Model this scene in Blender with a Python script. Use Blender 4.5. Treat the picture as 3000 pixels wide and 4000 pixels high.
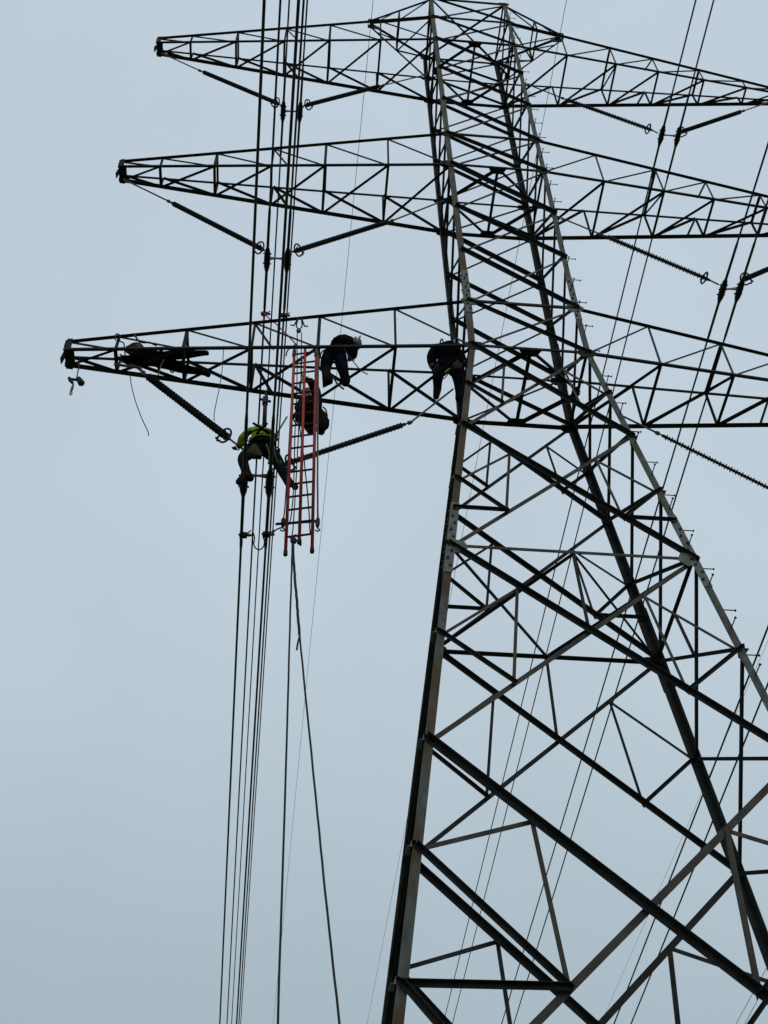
import bpy, bmesh, math, random
from mathutils import Vector as V, Matrix
random.seed(7)
SC = bpy.context.scene
COL = SC.collection
for o in list(bpy.data.objects):
    bpy.data.objects.remove(o)

# ------------------------------------------------------------------ camera
# z = 0 is the height of the photographer's phone, the ground lies at z = -1.6
CAMX, CAMY, YAW, PITCH, ROLL, FPX = -3.50726, -11.57305, 0.08904, 0.85492, -0.00821, 4554.41
cy_, sy_, cp_, sp_ = math.cos(YAW), math.sin(YAW), math.cos(PITCH), math.sin(PITCH)
FW = V((sy_*cp_, cy_*cp_, sp_)); RT0 = V((cy_, -sy_, 0)); UP0 = RT0.cross(FW)
RT = math.cos(ROLL)*RT0 + math.sin(ROLL)*UP0
UP = -math.sin(ROLL)*RT0 + math.cos(ROLL)*UP0
CPOS = V((CAMX, CAMY, 0))
cd = bpy.data.cameras.new('camera'); cam = bpy.data.objects.new('camera', cd); COL.objects.link(cam)
m = Matrix((RT, UP, -FW)).transposed().to_4x4(); m.translation = CPOS
cam.matrix_world = m
cd.sensor_fit = 'VERTICAL'; cd.sensor_height = 24.0; cd.lens = FPX/4000*24.0
cd.clip_start = 0.1; cd.clip_end = 5000
SC.camera = cam

# ------------------------------------------------------------------ sky, sun, exposure
SUN_EL, SUN_AZ = math.radians(46), math.radians(158)     # azimuth from +Y towards +X
w = bpy.data.worlds.new('World'); SC.world = w; w.use_nodes = True
nt = w.node_tree; nd = nt.nodes; lk = nt.links
bg = nd['Background']; bg.inputs['Strength'].default_value = 0.1
sky = nd.new('ShaderNodeTexSky'); sky.sky_type = 'NISHITA'; sky.sun_disc = False
sky.sun_elevation = SUN_EL; sky.sun_rotation = SUN_AZ
sky.air_density = 1.0; sky.dust_density = 3.0
tc = nd.new('ShaderNodeTexCoord')
sep = nd.new('ShaderNodeSeparateXYZ'); lk.new(tc.outputs['Generated'], sep.inputs[0])
rmp = nd.new('ShaderNodeValToRGB'); lk.new(sep.outputs['Z'], rmp.inputs[0])
e = rmp.color_ramp.elements
e[0].position = 0.40; e[0].color = (0.405, 0.50, 0.56, 1)
e[1].position = 0.97; e[1].color = (0.54, 0.638, 0.726, 1)
e2 = rmp.color_ramp.elements.new(0.62); e2.color = (0.515, 0.615, 0.69, 1)
e3 = rmp.color_ramp.elements.new(0.80); e3.color = (0.54, 0.638, 0.72, 1)
nz = nd.new('ShaderNodeTexNoise'); nz.inputs['Scale'].default_value = 3.2; nz.inputs['Detail'].default_value = 5
nz.inputs['Roughness'].default_value = 0.45
mp = nd.new('ShaderNodeMapping'); mp.inputs['Location'].default_value = (3.1, 0.7, 1.9)
lk.new(tc.outputs['Generated'], mp.inputs[0]); lk.new(mp.outputs[0], nz.inputs['Vector'])
mr = nd.new('ShaderNodeMapRange'); mr.inputs[1].default_value = 0.3; mr.inputs[2].default_value = 0.7
mr.inputs[3].default_value = 9.5; mr.inputs[4].default_value = 10.4
lk.new(nz.outputs['Fac'], mr.inputs[0])
mul = nd.new('ShaderNodeVectorMath'); mul.operation = 'SCALE'
lk.new(rmp.outputs[0], mul.inputs[0]); lk.new(mr.outputs[0], mul.inputs['Scale'])
mx = nd.new('ShaderNodeMix'); mx.data_type = 'RGBA'; mx.inputs['Factor'].default_value = 0.96
lk.new(sky.outputs[0], mx.inputs[6]); lk.new(mul.outputs[0], mx.inputs[7])
lk.new(mx.outputs[2], bg.inputs['Color'])

sd = bpy.data.lights.new('sun', 'SUN'); sd.energy = 0.5; sd.use_shadow = True; sd.angle = math.radians(30); sd.color = (1, 0.96, 0.9)
sun = bpy.data.objects.new('sun', sd); COL.objects.link(sun)
sdir = V((math.sin(SUN_AZ)*math.cos(SUN_EL), math.cos(SUN_AZ)*math.cos(SUN_EL), math.sin(SUN_EL)))
sun.rotation_euler = (-sdir).to_track_quat('-Z', 'Y').to_euler()
sun.location = (0, -60, 80)
SC.view_settings.view_transform = 'Standard'; SC.view_settings.look = 'None'
SC.view_settings.exposure = 0.0; SC.view_settings.gamma = 1.0; SC.view_settings.use_curve_mapping = False
SC.render.filter_size = 1.25

# ------------------------------------------------------------------ survey helpers
def ray(u, v):
    return RT*((u-1500)/FPX) - UP*((v-2000)/FPX) + FW
def aty(u, v, y=0.0):            # point of the photograph on the vertical plane y
    d = ray(u, v); return CPOS + d*((y-CAMY)/d.y)
def atz(u, v, z):
    d = ray(u, v); return CPOS + d*(z/d.z)

# ------------------------------------------------------------------ materials
MATS = {}
def mat(name, col, rough=0.6, metal=0.0, var=0.25, scale=6.0, stain=None, stain_amt=0.5, stretch=(1, 1, 1), bump=0.0, spec=0.12, rust=0.0):
    if name in MATS: return MATS[name]
    M = bpy.data.materials.new(name); M.use_nodes = True
    n = M.node_tree.nodes; l = M.node_tree.links
    b = n['Principled BSDF']; b.inputs['Roughness'].default_value = rough; b.inputs['Metallic'].default_value = metal; b.inputs['Specular IOR Level'].default_value = spec
    t = n.new('ShaderNodeTexCoord'); mp = n.new('ShaderNodeMapping'); mp.inputs['Scale'].default_value = stretch
    l.new(t.outputs['Object'], mp.inputs[0])
    a = n.new('ShaderNodeTexNoise'); a.inputs['Scale'].default_value = scale; a.inputs['Detail'].default_value = 6
    l.new(mp.outputs[0], a.inputs['Vector'])
    r = n.new('ShaderNodeValToRGB'); l.new(a.outputs['Fac'], r.inputs[0])
    lo = [c*(1-var) for c in col]; hi = [c*(1+var) for c in col]
    r.color_ramp.elements[0].position = 0.32; r.color_ramp.elements[0].color = (*lo, 1)
    r.color_ramp.elements[1].position = 0.68; r.color_ramp.elements[1].color = (*hi, 1)
    out = r.outputs[0]
    if stain:
        s = n.new('ShaderNodeTexNoise'); s.inputs['Scale'].default_value = 1.3; s.inputs['Detail'].default_value = 7
        s.inputs['Roughness'].default_value = 0.62
        l.new(mp.outputs[0], s.inputs['Vector'])
        q = n.new('ShaderNodeValToRGB'); l.new(s.outputs['Fac'], q.inputs[0])
        q.color_ramp.elements[0].position = 0.46-rust; q.color_ramp.elements[0].color = (0, 0, 0, 1)
        q.color_ramp.elements[1].position = 0.66-1.3*rust; q.color_ramp.elements[1].color = (stain_amt,)*3 + (1,)
        k = n.new('ShaderNodeMix'); k.data_type = 'RGBA'
        l.new(q.outputs[0], k.inputs['Factor']); l.new(out, k.inputs[6]); k.inputs[7].default_value = (*stain, 1)
        out = k.outputs[2]
    l.new(out, b.inputs['Base Color'])
    if bump:
        bp = n.new('ShaderNodeBump'); bp.inputs['Strength'].default_value = bump; bp.inputs['Distance'].default_value = 0.02
        l.new(a.outputs['Fac'], bp.inputs['Height']); l.new(bp.outputs[0], b.inputs['Normal'])
    MATS[name] = M
    return M
STEEL = mat('dark galvanised steel lightly stained', (0.036, 0.038, 0.038), 0.75, 0.0, 0.35, 5, (0.055, 0.04, 0.026), 0.4, spec=0.05)  # darker base tone, for the far legs and most members
MIDSTEEL = mat('paler steel brace', (0.06, 0.059, 0.054), 0.7, 0.0, 0.3, 6, (0.09, 0.06, 0.035), 0.6)  # paler base tone, for chosen near-face braces and right-arm near posts
LEGSTEEL2 = mat('galvanised leg steel lightly rusted', (0.10, 0.11, 0.104), 0.65, 0.0, 0.3, 7, (0.075, 0.055, 0.03), 0.6, (1.8, 1.8, 1.2), rust=0.02)
LEGSTEEL = mat('galvanised leg steel with rust', (0.10, 0.11, 0.104), 0.65, 0.0, 0.3, 7, (0.088, 0.05, 0.021), 0.95, (1.8, 1.8, 0.8), rust=0.07)
PLATE = mat('galvanised plate', (0.15, 0.16, 0.15), 0.6, 0.0, 0.2, 9)
BOLT = mat('bolt steel', (0.07, 0.07, 0.07), 0.6)
WIRE = mat('weathered aluminium wire', (0.05, 0.052, 0.055), 0.6, 0.0, 0.2, 30)
FITTING = mat('dark forged fitting', (0.022, 0.021, 0.02), 0.55, 0.0, 0.3, 20)
FITLIGHT = mat('worn grey fitting', (0.11, 0.10, 0.088), 0.5, 0.0, 0.3, 20)
POLY = mat('charcoal polymer insulator', (0.035, 0.034, 0.034), 0.5, 0.0, 0.2, 20)
RED = mat('red fibreglass', (0.37, 0.042, 0.032), 0.5, 0.0, 0.18, 8, (0.16, 0.05, 0.04), 0.4)
RUNG = mat('dark worn red rung', (0.075, 0.018, 0.016), 0.6, 0.0, 0.3, 20)
RUBBER = mat('black rubber', (0.02, 0.02, 0.022), 0.7)
ROPE = mat('dark rope', (0.05, 0.05, 0.048), 0.9, 0, 0.4, 90)
ROPEG = mat('olive rope', (0.12, 0.11, 0.085), 0.9, 0, 0.3, 90)
ROPEP = mat('pink rope', (0.40, 0.08, 0.13), 0.9, 0, 0.3, 60)
ROPEY = mat('yellow green rope', (0.42, 0.42, 0.10), 0.9, 0, 0.3, 60)
BLUE = mat('blue pulley', (0.06, 0.09, 0.2), 0.5)
SKIN = mat('skin', (0.25, 0.14, 0.1), 0.6)
HIVIS = mat('yellow green safety cloth', (0.20, 0.26, 0.026), 0.8, 0, 0.5, 9, (0.03, 0.035, 0.02), 0.9, spec=0.01)
NAVY = mat('navy cloth', (0.007, 0.009, 0.016), 0.85, 0, 0.3, 14, spec=0.01)
BLACKC = mat('black cloth', (0.005, 0.005, 0.007), 0.85, 0, 0.3, 14, spec=0.01)
CHAR = mat('charcoal trousers', (0.015, 0.015, 0.017), 0.85, 0, 0.3, 14, spec=0.01)
BROWN = mat('dark brown canvas', (0.015, 0.012, 0.01), 0.85, 0, 0.3, 14, spec=0.01)
BOOT = mat('dark leather', (0.02, 0.016, 0.013), 0.7, 0, 0.4, 20, spec=0.01)
GLOVE = mat('tan leather', (0.08, 0.06, 0.042), 0.8, 0, 0.3, 25, spec=0.01)
OLIVE = mat('olive canvas', (0.06, 0.05, 0.034), 0.9, 0, 0.3, 14, spec=0.01)
HELM = mat('grey white hard hat', (0.22, 0.25, 0.29), 0.4, 0, 0.1, 10)
GRASS = mat('grass', (0.055, 0.075, 0.03), 0.95, 0, 0.4, 0.3, (0.09, 0.07, 0.04), 0.6)

# ------------------------------------------------------------------ mesh helpers
def lsec(bm, p0, p1, f1, b1, f2, b2, t):
    """steel angle from p0 to p1, heel on the line, flanges along f1 and f2"""
    p0, p1 = V(p0), V(p1); d = (p1-p0).normalized()
    f1 = (V(f1) - d*V(f1).dot(d)).normalized()
    f2 = V(f2) - d*V(f2).dot(d); f2 = (f2 - f1*f2.dot(f1)).normalized()
    prof = [(0, 0), (b1, 0), (b1, t), (t, t), (t, b2), (0, b2)]
    if d.dot(f1.cross(f2)) < 0: prof = prof[::-1]
    A = [bm.verts.new(p0+f1*a+f2*b) for a, b in prof]
    B = [bm.verts.new(p1+f1*a+f2*b) for a, b in prof]
    n = 6
    for i in range(n):
        bm.faces.new((A[i], A[(i+1) % n], B[(i+1) % n], B[i]))
    bm.faces.new(A[::-1]); bm.faces.new(B)
def prism(bm, poly, n, t):
    """flat plate: polygon in space, thickness t along n"""
    n = V(n).normalized()
    A = [bm.verts.new(V(p)) for p in poly]; B = [bm.verts.new(V(p)+n*t) for p in poly]
    k = len(poly)
    bm.faces.new(A[::-1]); bm.faces.new(B)
    for i in range(k): bm.faces.new((A[i], A[(i+1) % k], B[(i+1) % k], B[i]))
def box(bm, c, ax, ay, az):
    c, ax, ay, az = V(c), V(ax), V(ay), V(az)
    prism(bm, [c-ax-ay-az, c+ax-ay-az, c+ax+ay-az, c-ax+ay-az], az, 2*az.length)
def tube(bm, pts, rad, seg=8, cap=True):
    pts = [V(p) for p in pts]
    if not isinstance(rad, (list, tuple)): rad = [rad]*len(pts)
    rings = []; ref = None
    for i, p in enumerate(pts):
        a = pts[max(i-1, 0)]; b = pts[min(i+1, len(pts)-1)]
        d = (b-a).normalized()
        if ref is None:
            ref = V((0, 0, 1)) if abs(d.z) < 0.9 else V((1, 0, 0))
        x = (ref - d*ref.dot(d))
        if x.length < 1e-4: x = d.orthogonal()
        x.normalize(); y = d.cross(x); ref = x
        rings.append([bm.verts.new(p+(x*math.cos(k*2*math.pi/seg)+y*math.sin(k*2*math.pi/seg))*rad[i]) for k in range(seg)])
    for r0, r1 in zip(rings, rings[1:]):
        for k in range(seg): bm.faces.new((r0[k], r0[(k+1) % seg], r1[(k+1) % seg], r1[k]))
    if cap:
        bm.faces.new(rings[0][::-1]); bm.faces.new(rings[-1])
def smooth_pts(pts, n=6):
    """Catmull-Rom through points"""
    P = [V(p) for p in pts]; P = [P[0]*2-P[1]] + P + [P[-1]*2-P[-2]]
    out = []
    for i in range(1, len(P)-2):
        for k in range(n):
            t = k/n; a, b, c, d = P[i-1:i+3]
            out.append(0.5*((2*b)+(c-a)*t+(2*a-5*b+4*c-d)*t*t+(3*b-a-3*c+d)*t**3))
    out.append(P[-2]); return out
def ball(bm, c, r, sx=1, sy=1, sz=1, u=12, v=8):
    g = bmesh.ops.create_uvsphere(bm, u_segments=u, v_segments=v, radius=r)
    for q in g['verts']: q.co = V((q.co.x*sx, q.co.y*sy, q.co.z*sz)) + V(c)
def obj(name, bm, m, parent=None, smooth=False, base=V((0, 0, 0))):
    bmesh.ops.recalc_face_normals(bm, faces=bm.faces)
    me = bpy.data.meshes.new(name)
    if base.length: bmesh.ops.translate(bm, verts=bm.verts, vec=-base)
    bm.to_mesh(me); bm.free(); me.materials.append(m)
    if smooth:
        for p in me.polygons: p.use_smooth = True
    o = bpy.data.objects.new(name, me); COL.objects.link(o)
    if parent is not None: o.parent = parent
    else: o.location = base
    return o
def tag(o, label=None, cat=None, group=None, kind=None):
    if label: o['label'] = label
    if cat: o['category'] = cat
    if group: o['group'] = group
    if kind: o['kind'] = kind
    return o
def thing(name, label, cat, loc, group=None):
    o = bpy.data.objects.new(name, None); COL.objects.link(o); o.location = V(loc); o.empty_display_size = 0.2
    tag(o, label, cat, group); o['_b'] = list(V(loc)); return o
def base(o): return V(o['_b'])
def part(root, name, fill, m, parent=None, smooth=False):
    bm = bmesh.new(); fill(bm)
    return obj(name, bm, m, parent or root, smooth, base(root))
def single(name, fill, m, label, cat, loc=(0, 0, 0), group=None, smooth=False):
    bm = bmesh.new(); fill(bm)
    return tag(obj(name, bm, m, None, smooth, V(loc)), label, cat, group)

# ------------------------------------------------------------------ ground
GZ = -1.6
bm = bmesh.new()
prism(bm, [(-1500, -1500, GZ-1), (1500, -1500, GZ-1), (1500, 1500, GZ-1), (-1500, 1500, GZ-1)], (0, 0, 1), 1)
tag(obj('ground', bm, GRASS), kind='structure')

# ------------------------------------------------------------------ the tower
ZL = [16.909, 18.393, 24.054, 25.667, 31.753, 33.475, 35.069]
WXL = [1.0, 0.985, 1.021, 1.027, 1.055, 1.072, 1.060]
WYL = [0.795, 0.785, 0.812, 0.816, 0.838, 0.852, 0.842]
KX, KY = 0.12486, 0.04546
def interp(z, T):
    if z >= ZL[-1]: return T[-1]
    for i in range(len(ZL)-1):
        if z <= ZL[i+1]:
            t = (z-ZL[i])/(ZL[i+1]-ZL[i]); return T[i]+(T[i+1]-T[i])*t
def WX(z): return 1.0+KX*(ZL[0]-z) if z < ZL[0] else interp(z, WXL)
def WY(z): return 0.795+KY*(ZL[0]-z) if z < ZL[0] else interp(z, WYL)
LEG = {'A': (-1, -1), 'B': (-1, 1), 'C': (1, -1), 'D': (1, 1)}
def N(l, z):
    s = LEG[l]; return V((s[0]*WX(z), s[1]*WY(z), z))
FACE = {'near': ('A', 'C', V((0, -1, 0))), 'far': ('B', 'D', V((0, 1, 0))),
        'left': ('A', 'B', V((-1, 0, 0))), 'right': ('C', 'D', V((1, 0, 0)))}
T = thing('transmission_tower', 'tall dark galvanised steel lattice tower with three pairs of cross arms', 'pylon', (0, 0, GZ))
def tp(name, fill, m=STEEL, parent=None, label=None):
    o = part(T, name, fill, m, parent)
    if label: o['label'] = label
    return o
def extend(p0, p1, e):
    p0, p1 = V(p0), V(p1); d = (p1-p0).normalized(); return p0-d*e, p1+d*e
def brace(name, p0, p1, b, n, off=0.0, out=1, edge=1, parent=None, m=STEEL, ext=0.0, t=None):
    p0, p1 = extend(p0, p1, ext); d = (p1-p0).normalized()
    n = V(n); n = (n-d*n.dot(d)).normalized(); u = d.cross(n)
    if u.z < 0 or (abs(u.z) < 1e-3 and u.x < 0): u = -u
    h = n*off + u*(edge*b/2)
    def f(bm): lsec(bm, p0+h, p1+h, -u*edge, b, n*out, b, t or max(0.007, b*0.09))
    return tp(name, f, m, parent)

# legs ---------------------------------------------------------------
LB = 0.102
LEGTOP = 35.12
for l, s in LEG.items():
    def f(bm, s=s, l=l):
        zs = [GZ-0.3, ZL[0]] + ZL[1:-1] + [LEGTOP]
        for a, b in zip(zs, zs[1:]):
            t = 0.014; LB = 0.102
            bo = 0.045 if (l == 'B' and a < 16) else 0.0
            if l in 'BD': LB = 0.125
            P = [V((s[0]*(WX(z)+LB/2+bo*(1 if z < 16 else 0)), s[1]*(WY(z)+0.012), z)) for z in (a, b)]
            lsec(bm, P[0], P[1], (-s[0], 0, 0), LB, (0, -s[1], 0), LB, t)
    o = tp('leg', f, LEGSTEEL if l == 'A' else LEGSTEEL2 if l == 'C' else STEEL, label={'A': 'rust stained pale leg', 'C': 'pale leg with step bolts'}.get(l))
    # splice plates with bolt heads
    for zc in (18.75, 11.75):
        def g(bm, s=s, zc=zc):
            LB = 0.106 if l in 'AC' else 0.125
            for dz0, dz1, ex in ((-0.75, 0.05, 0.0), (0.05, 0.75, -0.004)):
                x0 = s[0]*(WX(zc)+LB/2+0.004); y0 = s[1]*(WY(zc)+0.016+ex)
                pa = V((s[0]*(WX(zc+dz0)+LB/2+0.008), s[1]*(WY(zc+dz0)+0.020+ex), zc+dz0))
                pb = V((s[0]*(WX(zc+dz1)+LB/2+0.008), s[1]*(WY(zc+dz1)+0.020+ex), zc+dz1))
                lsec(bm, pa, pb, (-s[0], 0, 0), LB+0.016, (0, -s[1], 0), LB+0.016, 0.008)
        sp = tp('splice_plate', g, PLATE if l in 'AC' else STEEL, o)
        if l in 'AC':
            for k in range(9):
                z = zc-0.62+k*0.15
                for side in (0, 1):
                    if side == 1 and l == 'C': continue
                    q = (0.32 if (k+side) % 2 else 0.72)*LB
                    if side == 0:
                        c = V((s[0]*(WX(z)+LB/2-q), s[1]*(WY(z)+0.021), z)); n = V((0, s[1], 0))
                    else:
                        c = V((s[0]*(WX(z)+LB/2+0.009), s[1]*(WY(z)+0.012-q), z)); n = V((s[0], 0, 0))
                    tp('bolt', lambda bm: tube(bm, [c, c+n*0.024], 0.019, 6), BOLT, o)
    if l == 'C':
        z = 9.0; k = 0
        while z < 34.8:
            def g(bm, z=z, k=k):
                if k % 2 == 0:
                    c = V((WX(z)+LB/2, -WY(z)+0.05, z)); d = V((1, 0, 0))
                else:
                    c = V((WX(z)+0.02, -WY(z)-0.012, z)); d = V((0, -1, 0))
                tube(bm, [c-d*0.02, c+d*0.03, c+d*0.16, c+d*0.19, c+d*0.1901, c+d*0.202], [0.009, 0.008, 0.008, 0.008, 0.018, 0.018], 7)
            tp('step_bolt', g, STEEL, o); z += 0.405; k += 1

# short clip angles of the side bracing on the corner leg
for l in 'AC':
    sx = LEG[l][0]
    for zc in (14.45, 13.06, 9.85, 8.13, 6.72, 5.22):
        def f(bm, zc=zc, sx=sx):
            x = sx*(WX(zc)+0.055); y0 = -WY(zc)-0.02
            lsec(bm, (x, y0, zc), (x+sx*0.0, y0+0.24, zc+0.05), (sx, 0, 0), 0.055, (0, 0, 1), 0.07, 0.009)
        tp('clip_angle', f, PLATE)

# X panels of the upper body ----------------------------------------
UP_LEVELS = [35.069, 33.475, 31.753, 29.70, 27.68, 25.667, 24.054, 22.07, 20.26, 18.393, 16.909]
def xpanel(face, zu, zl, bm_, bc_, mname):
    a, c, n = FACE[face]
    far = face == 'far'
    o1 = -1 if far else 1
    if face in ('near', 'far'):
        brace(mname, N(a, zu), N(c, zl), bm_, n, 0.014 if not far else -0.03, o1, 1, ext=0.05)
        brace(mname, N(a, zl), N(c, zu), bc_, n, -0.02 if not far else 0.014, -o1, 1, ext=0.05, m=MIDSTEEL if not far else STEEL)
    else:
        brace(mname, N(a, zu), N(c, zl), bm_, n, 0.014, 1, 1, ext=0.05)
        brace(mname, N(a, zl), N(c, zu), bc_, n, -0.02, -1, 1, ext=0.05)
for i, (zu, zl) in enumerate(zip(UP_LEVELS, UP_LEVELS[1:])):
    big = 0.05 if zu > 33 else 0.066 if zu > 25 else 0.08 if zu > 23 else 0.07 if zu > 19 else 0.058
    for face in FACE:
        side = face in ('left', 'right')
        xpanel(face, zu, zl, 0.046 if side else big, 0.044, 'cross_brace')

# X panels of the widening lower body --------------------------------
LOW = [16.909, 14.45, 11.54, 8.13, 3.55, GZ+0.15]
MIDZ = {0: 15.66, 1: 13.06, 2: 9.85, 3: 6.72, 4: 1.2}
for i, (zu, zl) in enumerate(zip(LOW, LOW[1:])):
    for face in ('near', 'far'):
        a, c, n = FACE[face]
        far = face == 'far'; o1 = -1 if far else 1
        AU, AL, CU, CL = N(a, zu), N(a, zl), N(c, zu), N(c, zl)
        B = 0.066 if i < 3 else 0.084
        offm = 0.014 if not far else -0.03
        offc = -0.02 if not far else 0.014
        brace('diagonal_brace', AU, CL, B, n, offm, o1, 1, ext=0.06)
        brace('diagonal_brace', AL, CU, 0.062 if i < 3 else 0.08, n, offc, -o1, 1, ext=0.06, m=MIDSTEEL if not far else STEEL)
        tX = AU.x/(AU.x-CL.x) if abs(AU.x-CL.x) > 1e-6 else 0.5
        # intersection of the two diagonals (they are symmetric about x = 0)
        X = AU.lerp(CL, tX); X2 = AL.lerp(CU, -AL.x/(CU.x-AL.x)); X = X2
        fp = 0.5 if i < 3 else 0.66
        for (L_, U_, D_) in ((a, AU, AL), (c, CU, CL)):
            left = L_ == a
            if left: Q = AU.lerp(X, 0.5); P = AL.lerp(X, fp)
            else:    P = CU.lerp(X, 0.5); Q = CL.lerp(X, fp)
            Lm = N(L_, MIDZ[i])
            rb = 0.045 if i < 3 else 0.06
            up_, dn_ = (Q, P) if left else (P, Q)
            brace('redundant_brace', Lm, dn_, rb, n, 0.02 if not far else -0.03, o1, 1, ext=0.03)
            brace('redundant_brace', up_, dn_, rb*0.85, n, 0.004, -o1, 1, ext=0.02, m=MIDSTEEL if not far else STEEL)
            brace('redundant_brace', Lm, up_, rb*0.9, n, -0.03 if not far else 0.02, -o1, 1, ext=0.02, m=MIDSTEEL if not far else STEEL)
            if i in (1, 3):
                zz = 12.36 if i == 1 else 5.22
                brace('redundant_brace', N(L_, zz), dn_ if i == 3 else dn_, rb, n, 0.024 if not far else -0.034, o1, 1, ext=0.03)
                if i == 3:
                    E3 = (AL if left else CL).lerp(X, 0.33)
                    brace('redundant_brace', N(L_, zz), E3, rb, n, 0.024 if not far else -0.034, o1, 1, ext=0.03)
SIDE_L = [16.909, 15.66, 14.45, 13.06, 11.54, 9.85, 8.13, 6.72, 5.22, 3.55, 1.2, GZ+0.15]
for zu, zl in zip(SIDE_L, SIDE_L[1:]):
    for face in ('left', 'right'):
        a, c, n = FACE[face]
        brace('side_brace', N(a, zu), N(c, zl), 0.052, n, 0.014, 1, 1, ext=0.07)
        brace('side_brace', N(a, zl), N(c, zu), 0.046, n, -0.02, -1, 1, ext=0.05)

# horizontal frames ---------------------------------------------------
def frame(z, near=0.06, far=0.06, side=0.055, diamond=False):
    a, b, c, d = (N(k, z) for k in 'ABCD')
    dn = V((0, 0, -1))
    if near: brace('horizontal_strut', a, c, near, (0, -1, 0), 0.03, -1, 1)
    if far: brace('horizontal_strut', b, d, far, (0, 1, 0), 0.03, -1, -1)
    if side:
        brace('horizontal_strut', a, b, side, (-1, 0, 0), 0.0, -1, -1)
        brace('horizontal_strut', c, d, side, (1, 0, 0), 0.0, -1, -1)
    if diamond:
        mn, mf, ml, mr_ = (a+c)/2, (b+d)/2, (a+b)/2, (c+d)/2
        for p, q in ((mn, ml), (mn, mr_), (mf, ml), (mf, mr_)):
            brace('diaphragm_brace', p, q, 0.06, dn, 0.0, 1, 1)
        brace('diaphragm_brace', mn, mf, 0.055, dn, 0.004, 1, 1)
        for p, s1, s2 in ((mn, (0.20, 0, 0), (0, 0.13, 0)), (mf, (0.20, 0, 0), (0, -0.13, 0)), (ml, (0, 0.13, 0), (0.13, 0, 0)), (mr_, (0, 0.13, 0), (-0.13, 0, 0))):
            s1, s2 = V(s1), V(s2)
            tp('gusset_plate', lambda bm: prism(bm, [p-s1, p+s1, p+s1*0.6+s2, p-s1*0.6+s2], (0, 0, -1), 0.01), STEEL)
frame(35.069, 0.06, 0.055, 0.05)
a, b, c, d = (N(k, 35.06) for k in 'ABCD')
brace('diaphragm_brace', a, d, 0.05, (0, 0, -1), 0.0, 1, 1); brace('diaphragm_brace', c, b, 0.05, (0, 0, -1), 0.02, 1, 1)
frame(33.475, 0.055, 0.045, 0)
frame(31.753, 0.065, 0.085, 0.05, True)
frame(25.667, 0.06, 0.045, 0)
frame(24.054, 0.055, 0.09, 0.05, True)
frame(18.393, 0.065, 0.045, 0)
frame(16.909, 0.055, 0.095, 0.055, True)
# waist frame at 11.54
zw = 11.54
a, b, c, d = (N(k, zw) for k in 'ABCD'); mn, mf = (a+c)/2, (b+d)/2
brace('horizontal_strut', a, c, 0.05, (0, -1, 0), 0.02, -1, 1, m=MIDSTEEL)
brace('horizontal_strut', b, d, 0.085, (0, 1, 0), 0.02, -1, -1)
brace('horizontal_strut', a, b, 0.06, (-1, 0, 0), 0.0, -1, -1); brace('horizontal_strut', c, d, 0.06, (1, 0, 0), 0.0, -1, -1)
for p, q in ((mf, a), (mf, c), (mn, b), (mn, d)):
    brace('diaphragm_brace', p, q, 0.034 if p == mn else 0.046, (0, 0, -1), 0.0, 1, 1)
for m_, a_, c_, n_, o_ in ((mn, 'A', 'C', (0, -1, 0), -1), (mf, 'B', 'D', (0, 1, 0), 1)):
    AL, CU = N(a_, 8.13), N(c_, 11.54); X = AL.lerp(CU, -AL.x/(CU.x-AL.x))
    brace('redundant_brace', m_, X, 0.045, n_, 0.0, o_, 1)
for s in (-1, 1):
    p = (N('C', zw)+N('D', zw))/2; q = N('C', 9.85).lerp(N('D', 11.54), 0.5); p.x *= s; q.x *= s
    brace('redundant_brace', p, q, 0.05, (s, 0, 0), 0.0, -1, 1)
# node gussets on the two wide faces
for z in (35.069, 33.475, 31.753, 25.667, 24.054, 18.393, 16.909, 11.54):
    for l, s in LEG.items():
        p = N(l, z); k = 0.17 if z > 12 else 0.2
        y = s[1]*(0.016)
        def f(bm, p=p, s=s, y=y, k=k, z=z):
            q = p+V((0, y, 0)); sx = s[0]
            ext = 0.14 if z in (35.069, 33.475, 31.753, 25.667, 24.054, 18.393, 16.909) else 0.02
            prism(bm, [q+V((sx*ext, 0, 0.03)), q+V((sx*0.05, 0, 0.12)), q+V((-sx*k*0.9, 0, 0.10)), q+V((-sx*k*1.2, 0, -0.03)), q+V((-sx*k*0.6, 0, -0.15)), q+V((sx*0.05, 0, -0.12)), q+V((sx*ext, 0, -0.05))], (0, s[1], 0), 0.010)
        tp('gusset_plate', f, PLATE if z in (18.393, 11.54) and l in 'AC' else STEEL)

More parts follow.
